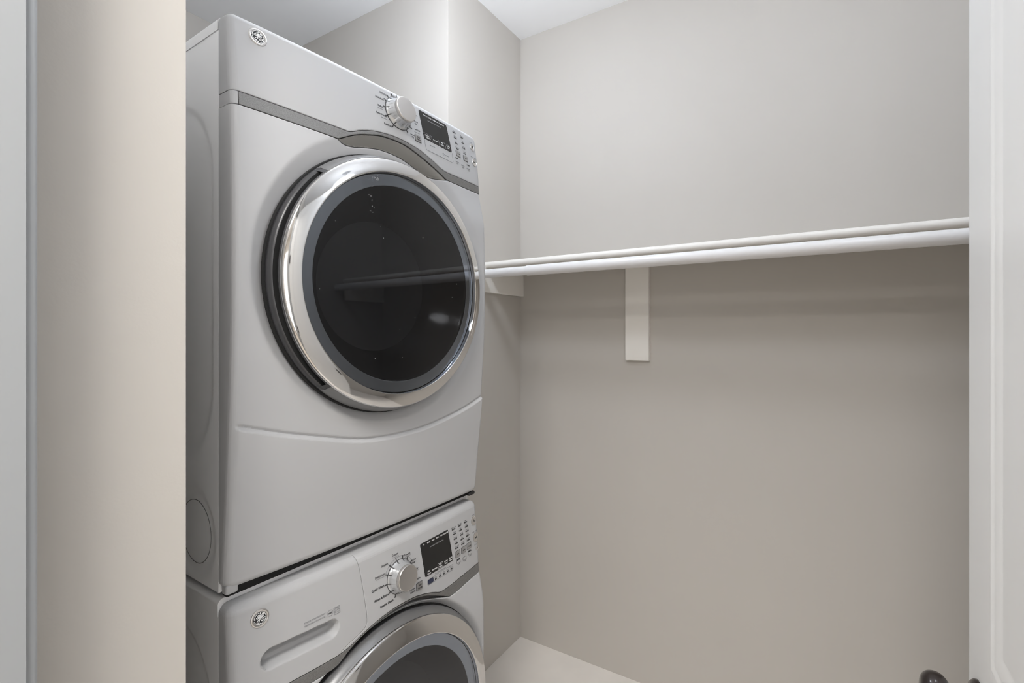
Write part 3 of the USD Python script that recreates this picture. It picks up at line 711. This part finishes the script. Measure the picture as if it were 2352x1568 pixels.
# ---------------- washer
def make_washer():
    t = thing('washer', 'white front loading washing machine standing on the floor under the dryer', 'washer', (OX, OY, 0), ROT)
    cx, cz = 0.343, 0.440
    out = rrect(0, W, 0.045, 0.9535, 0.018)
    pill = LineString([(0.0690, 0.8350), (0.1880, 0.8300)]).buffer(0.0185, quad_segs=12)
    def dish(u, v):
        q = np.hypot(u - cx, v - cz)
        edge = np.clip((np.minimum(u, W - u) - 0.004) / 0.02, 0, 1)
        return -0.020 * sstep((0.354 - q) / 0.020) * sstep(edge)
    zz, pp = [0, .2, .3, .44, .6, .77, .955], [-.02, -.01, 0, .010, .011, .004, -.013]
    base, Sc = surface(zz, pp, 0.018, out, 0.018, lambda u, v: 0, 0.66)
    _, S = surface(zz, pp, 0.018, out, 0.018, dish, 0.66)
    def slot(u, v):
        p = shapely.points(u, v)
        d = shapely.distance(pill.boundary, p) * np.where(shapely.contains_xy(pill, u, v), 1, -1)
        a = np.clip((v - 0.8325) / 0.0185, -1, 1)
        wd = 0.0085 - 0.0035 * a                # the upper wall is steep, the lower one slopes
        return -0.024 * sstep((d + 0.001) / wd) - 0.006 * sstep((v - 0.8325 + (u - 0.128) * 0.042 + 0.001) / 0.004) * sstep((d - 0.001) / 0.006)
    _, Sdr = surface(zz, pp, 0.018, out, 0.018, slot, 0.66)
    ZS = lines(0.045, 0.9535, 0.004, FINE)
    top = curve([(-0.01, 0.7725), (0.10, 0.7722), (0.1950, 0.7700), (0.2100, 0.7712), (0.2308, 0.7745), (0.2589, 0.7835), (0.2884, 0.7910), (0.3195, 0.7965), (0.3579, 0.7992), (0.4046, 0.7972), (0.4482, 0.7884), (0.4813, 0.7772), (0.5080, 0.7668), (0.5250, 0.7662), (0.60, 0.7705), (0.70, 0.7760)])
    bot = curve([(-0.01, 0.7480), (0.10, 0.7480), (0.1869, 0.7480), (0.1990, 0.7500), (0.2300, 0.7670), (0.2589, 0.7790), (0.2886, 0.7868), (0.3193, 0.7922), (0.3575, 0.7948), (0.4042, 0.7927), (0.4478, 0.7827), (0.4808, 0.7688), (0.5156, 0.7520), (0.5420, 0.7400), (0.5550, 0.7395), (0.62, 0.7450), (0.70, 0.7505)])
    uu0, uu1 = 0.1990, 0.5420
    low = curve([(0.1990, 0.7480), (0.2077, 0.7490), (0.2350, 0.7640), (0.2876, 0.7795), (0.3294, 0.7858), (0.3700, 0.7868), (0.4157, 0.7810), (0.4802, 0.7600), (0.5420, 0.7395)])
    above = Polygon(band(top, -0.01, 0.70) + [(0.70, 1.1), (-0.01, 1.1)])
    strip = Polygon(band(top, -0.01, 0.70) + band(bot, -0.01, 0.70)[::-1])
    accent = Polygon(band(bot, uu0, uu1) + band(low, uu0, uu1)[::-1]).buffer(0)
    below = Polygon(band(bot, -0.01, uu0, 40) + band(low, uu0, uu1) + band(bot, uu1, 0.70, 40) + [(0.70, 0.0), (-0.01, 0.0)])
    seam = [(0.2560, 1.10), (0.2570, 0.953), (0.2592, 0.9400), (0.2628, 0.9272), (0.2693, 0.8731), (0.2750, 0.8188), (0.2746, 0.8040), (0.2690, 0.7950), (0.2580, 0.7905), (0.2280, 0.7820), (0.2110, 0.7760), (0.2060, 0.7690)]
    drawer = Polygon(seam + [(0.2060, 0.70), (-0.02, 0.70), (-0.02, 1.10)])
    hole = Point(cx, cz).buffer(0.322, quad_segs=32)
    g = 0.0006
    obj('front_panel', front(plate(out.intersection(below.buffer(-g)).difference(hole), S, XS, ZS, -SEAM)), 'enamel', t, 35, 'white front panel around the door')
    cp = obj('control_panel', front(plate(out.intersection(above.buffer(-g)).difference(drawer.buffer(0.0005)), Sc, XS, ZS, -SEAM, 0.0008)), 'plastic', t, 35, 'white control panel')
    dr = obj('detergent_drawer', front(plate(out.intersection(above.buffer(-g)).intersection(drawer), Sdr, lines(0, W, 0.0025, FINE), lines(0.045, 0.9535, 0.0018, FINE), -SEAM, 0.0008)), 'plastic', t, 35, 'white detergent drawer with a sunken pull')
    endcap = out.intersection(strip).intersection(box(-0.01, 0.6, 0.0112, 1.0)).buffer(-g)
    obj('trim_end', front(plate(endcap, Sc, XS, ZS, -SEAM, 0.0006, -0.0004)), 'plastic', t, 35)
    sp = out.intersection(strip).intersection(box(0.0112, 0.6, 0.70, 1.0)).buffer(-g)
    obj('trim_strip', front(plate(sp, lambda u, v: Sc(u, v) - 0.0004, XS, ZS, -0.02, 0.0007)), 'silver', t, 35, 'silver trim strip arching over the door')
    obj('accent_panel', front(plate(accent.buffer(-0.0003), lambda u, v: base(u, v) - 0.012, XS, ZS, -0.02, 0.0003)), 'dark_grey', t, 35, 'dark recess under the arched trim')
    obj('inner_liner', bx(0.01, W - 0.01, 0.0395, 0.05, 0.06, 0.94), 'gap', t)
    cabinet(t, 0.02, 0.93, 0.76, 0.9305)
    obj('lid', cat(lid_mesh(0.931, 0.9625, 0.010)), 'cabinet', t, 40, 'white top lid')
    feet(t, 0.0, 0.022)
    door(t, cx, cz, 0.333, 0.3205, 0.280, 0.250, 0.012, 0.0430, (150, 225))
    badge(t, Sc, 0.0522, 0.9167, 0.0165)
    ku, kv = 0.3715, 0.8650
    dial(t, Sc, ku, kv, [52, 74, 101, 128, 154, 184, 216, 246, 28, 2, 330, 302])
    text(cp, 'cycle_label', 'Colors', 0.3521, 0.9172, 0.005, 'ink', Sc, width=0.0190)
    text(cp, 'cycle_label', 'Towels', 0.3882, 0.9045, 0.005, 'ink', Sc, width=0.0202)
    for s, u, v, w in (('Whites', 0.3396, 0.9050, 0.0203), ('Delicates', 0.3277, 0.8862, 0.0269), ('Quick Wash', 0.3245, 0.8612, 0.0347), ('Rinse & Spin', 0.3328, 0.8370, 0.0373), ('Basket Clean', 0.3481, 0.8178, 0.0379)):
        text(cp, 'cycle_label', s, u, v, 0.005, 'ink', Sc, right=True, bold=v < 0.87, width=w)
    for s, u, v, w in (('Active', 0.4078, 0.8842, 0.0168), ('Wear', 0.4086, 0.8778, 0.0146), ('Bulky', 0.4162, 0.8592, 0.0145), ('Sanitize', 0.4150, 0.8335, 0.0207)):
        text(cp, 'cycle_label', s, u, v, 0.005, 'ink', Sc, width=w)
    text(cp, 'cycle_label', 'Custom', 0.4175, 0.8160, 0.004, 'ink', Sc, right=True, width=0.0190)
    text(cp, 'cycle_label', 'Cycles', 0.4175, 0.8098, 0.004, 'ink', Sc, right=True, width=0.0172)
    for u0, u1, v in ((0.353, 0.372, 0.9140), (0.3905, 0.409, 0.9020), (0.303, 0.328, 0.8835), (0.417, 0.431, 0.8565)):
        bar(cp, 'cycle_underline', (u0 + u1) / 2, v, u1 - u0, 0.0009, 'ink_soft', Sc)
    a = np.radians(np.linspace(25, 152, 40))
    obj('dial_arc', front(wrap(flat(LineString([(ku + 0.0462 * math.cos(x), kv + 0.0462 * math.sin(x)) for x in a]).buffer(0.0003), 0.0003), Sc, 0.0004)), 'ink_soft', cp)
    b = key(cp, 'push_button', 0.4318, 0.8157, 0.0205, 0.0180, 'button', Sc)
    Sk = lambda u, v: Sc(u, v) + 0.0018
    text(b, 'button_text', 'Set', 0.4318, 0.8170, 0.0046, 'ink', Sk, mid=True)
    text(b, 'button_text', 'Cycle', 0.4318, 0.8105, 0.0038, 'ink', Sk, mid=True)
    display(t, cp, Sc, 1.0, [(0.4418, 0.9138), (0.5482, 0.9145), (0.5607, 0.8278), (0.4532, 0.8272)],
            ((('Fill', 0.4510), ('Wash', 0.4660), ('Soak', 0.4835), ('Rinse', 0.5000), ('Spin', 0.5170), ('Complete', 0.5275)), 0.9072, ('Estimated Time Remaining', 0.4755, 0.8940)),
            [('My', 0.4655, 0.8368), ('Cycle', 0.4668, 0.8303), ('PreWash', 0.4872, 0.8335), ('Stain', 0.5095, 0.8372), ('Wash', 0.5100, 0.8312), ('Delay', 0.5317, 0.8362), ('Start', 0.5317, 0.8308), ('Extra', 0.5512, 0.8370), ('Rinse', 0.5518, 0.8312)],
            boxed=[(0.4993, 0.8428), (0.5186, 0.8420), (0.5203, 0.8288), (0.5010, 0.8293)])
    pl = rrect(0.4592, 0.5595, 0.8038, 0.8182, 0.004)
    outline_ring(cp, 'memory_outline', pl, 0.0006, 'ink_soft', Sc)
    b = key(cp, 'push_button', 0.4712, 0.8112, 0.0185, 0.0100, 'blue', Sc)
    tag(b, 'small dark blue button')
    for u in (0.4899, 0.5059, 0.5215, 0.5365, 0.5517):
        bar(cp, 'indicator', u, 0.8086, 0.0072, 0.0034, 'ink', Sc)
        text(cp, 'indicator_label', 'Cycle', u, 0.8125, 0.0024, 'ink_soft', Sc, mid=True)
    text(cp, 'panel_text', 'Time Remaining Guide', 0.5090, 0.8205, 0.0030, 'ink_soft', Sc, mid=True)
    cols = (((0.5712, 0.5739, 0.5760, 0.5779, 0.5794), (0.9070, 0.8936, 0.8799, 0.8667, 0.8536), ('Extra Heavy', 'Heavy', 'Normal', 'Light', 'Extra Light')),
            ((0.5981, 0.6005, 0.6029, 0.6047, 0.6060), (0.9076, 0.8944, 0.8811, 0.8682, 0.8547), ('Extra High', 'High', 'Medium', 'Low', 'No Spin')),
            ((0.6246, 0.6273, 0.6289, 0.6305, 0.6314), (0.9083, 0.8953, 0.8822, 0.8690, 0.8561), ('Hot', 'Warm', 'Colors', 'Cold', 'Tap Cold')))
    for us, vs, ss in cols:
        for u, v, s in zip(us, vs, ss):
            bar(cp, 'indicator', u, v, 0.0138, 0.0028, 'ink', Sc)
            text(cp, 'indicator_label', s, u, v + 0.0036, 0.0026, 'ink_soft', Sc, mid=True, bold=True)
    for s, u, v in (('Soil', 0.5810, 0.8370), ('Spin', 0.6080, 0.8380), ('Temp', 0.6335, 0.8395)):
        b = key(cp, 'push_button', u, v, 0.0200, 0.0160, 'button', Sc)
        text(b, 'button_text', s, u, v - 0.0016, 0.0034, 'ink', Sk, mid=True)
    for s, u, v, on in (('Lock', 0.5828, 0.8216, 1), ('Signal', 0.6098, 0.8200, 0), ('Steam', 0.6341, 0.8248, 1)):
        if on:
            bar(cp, 'indicator', u, v, 0.0138, 0.0028, 'ink', Sc)
        key(cp, 'small_key', u + 0.0008, v - 0.0062, 0.0150, 0.0066, 'plastic', Sc, 0.0008, 0.0015)
        text(cp, 'indicator_label', s, u + 0.001, v - 0.0145, 0.0028, 'ink_soft', Sc, mid=True)
    round_key(cp, 0.6630, 0.8996, 0.0128, Sc, 'power')
    round_key(cp, 0.6675, 0.8509, 0.0132, Sc, 'start')
    round_key(cp, 0.6699, 0.8197, 0.0066, Sc, 'lock')
    text(cp, 'button_label', 'Power', 0.6630, 0.9150, 0.0032, 'ink_soft', Sc, mid=True)
    text(cp, 'button_label', 'Start', 0.6570, 0.8668, 0.0032, 'ink_soft', Sc, mid=True)
    text(cp, 'button_label', 'Pause', 0.6735, 0.8668, 0.0032, 'ink_soft', Sc, mid=True)
    text(cp, 'button_label', 'Lock Control', 0.6690, 0.8300, 0.0026, 'ink_soft', Sc, mid=True)
    # print on the drawer
    text(dr, 'drawer_text', 'STEAM TECHNOLOGY', 0.1325, 0.8672, 0.0036, 'ink_soft', Sc, width=0.0450)
    text(dr, 'drawer_text', 'VIBRATION CONTROL', 0.1328, 0.8612, 0.0036, 'ink_soft', Sc, width=0.0444)
    c = Point(0.1882, 0.8645)
    seal = outline_ring(dr, 'round_seal', c.buffer(0.0063), 0.0006, 'ink_soft', Sc)
    text(seal, 'seal_text', 'NSF', 0.1882, 0.8628, 0.0042, 'ink', Sc, mid=True, bold=True, width=0.0082)
    sq = rrect(0.1960, 0.2102, 0.8562, 0.8708, 0.0008)
    st = outline_ring(dr, 'square_seal', sq, 0.0006, 'ink_soft', Sc)
    arc = LineString([(0.203 + 0.006 * math.cos(x), 0.8632 + 0.0055 * math.sin(x)) for x in np.radians(np.linspace(-5, 190, 24))]).buffer(0.0004)
    swash = LineString(spline([(0.1975, 0.8625), (0.2010, 0.8637), (0.2035, 0.8640), (0.2062, 0.8652), (0.2078, 0.8665)])).buffer(0.0005)
    star = Polygon([(0.2068 + (0.0022 if i % 2 == 0 else 0.0009) * math.sin(i * math.pi / 5), 0.8650 + (0.0022 if i % 2 == 0 else 0.0009) * math.cos(i * math.pi / 5)) for i in range(10)])
    rule = LineString([(0.1965, 0.8600), (0.2098, 0.8600)]).buffer(0.0003)
    obj('seal_mark', front(wrap(flat(unary_union([arc, swash, star, rule]), 0.0003), Sc, 0.0004)), 'ink_soft', st)

make_washer()
make_dryer()
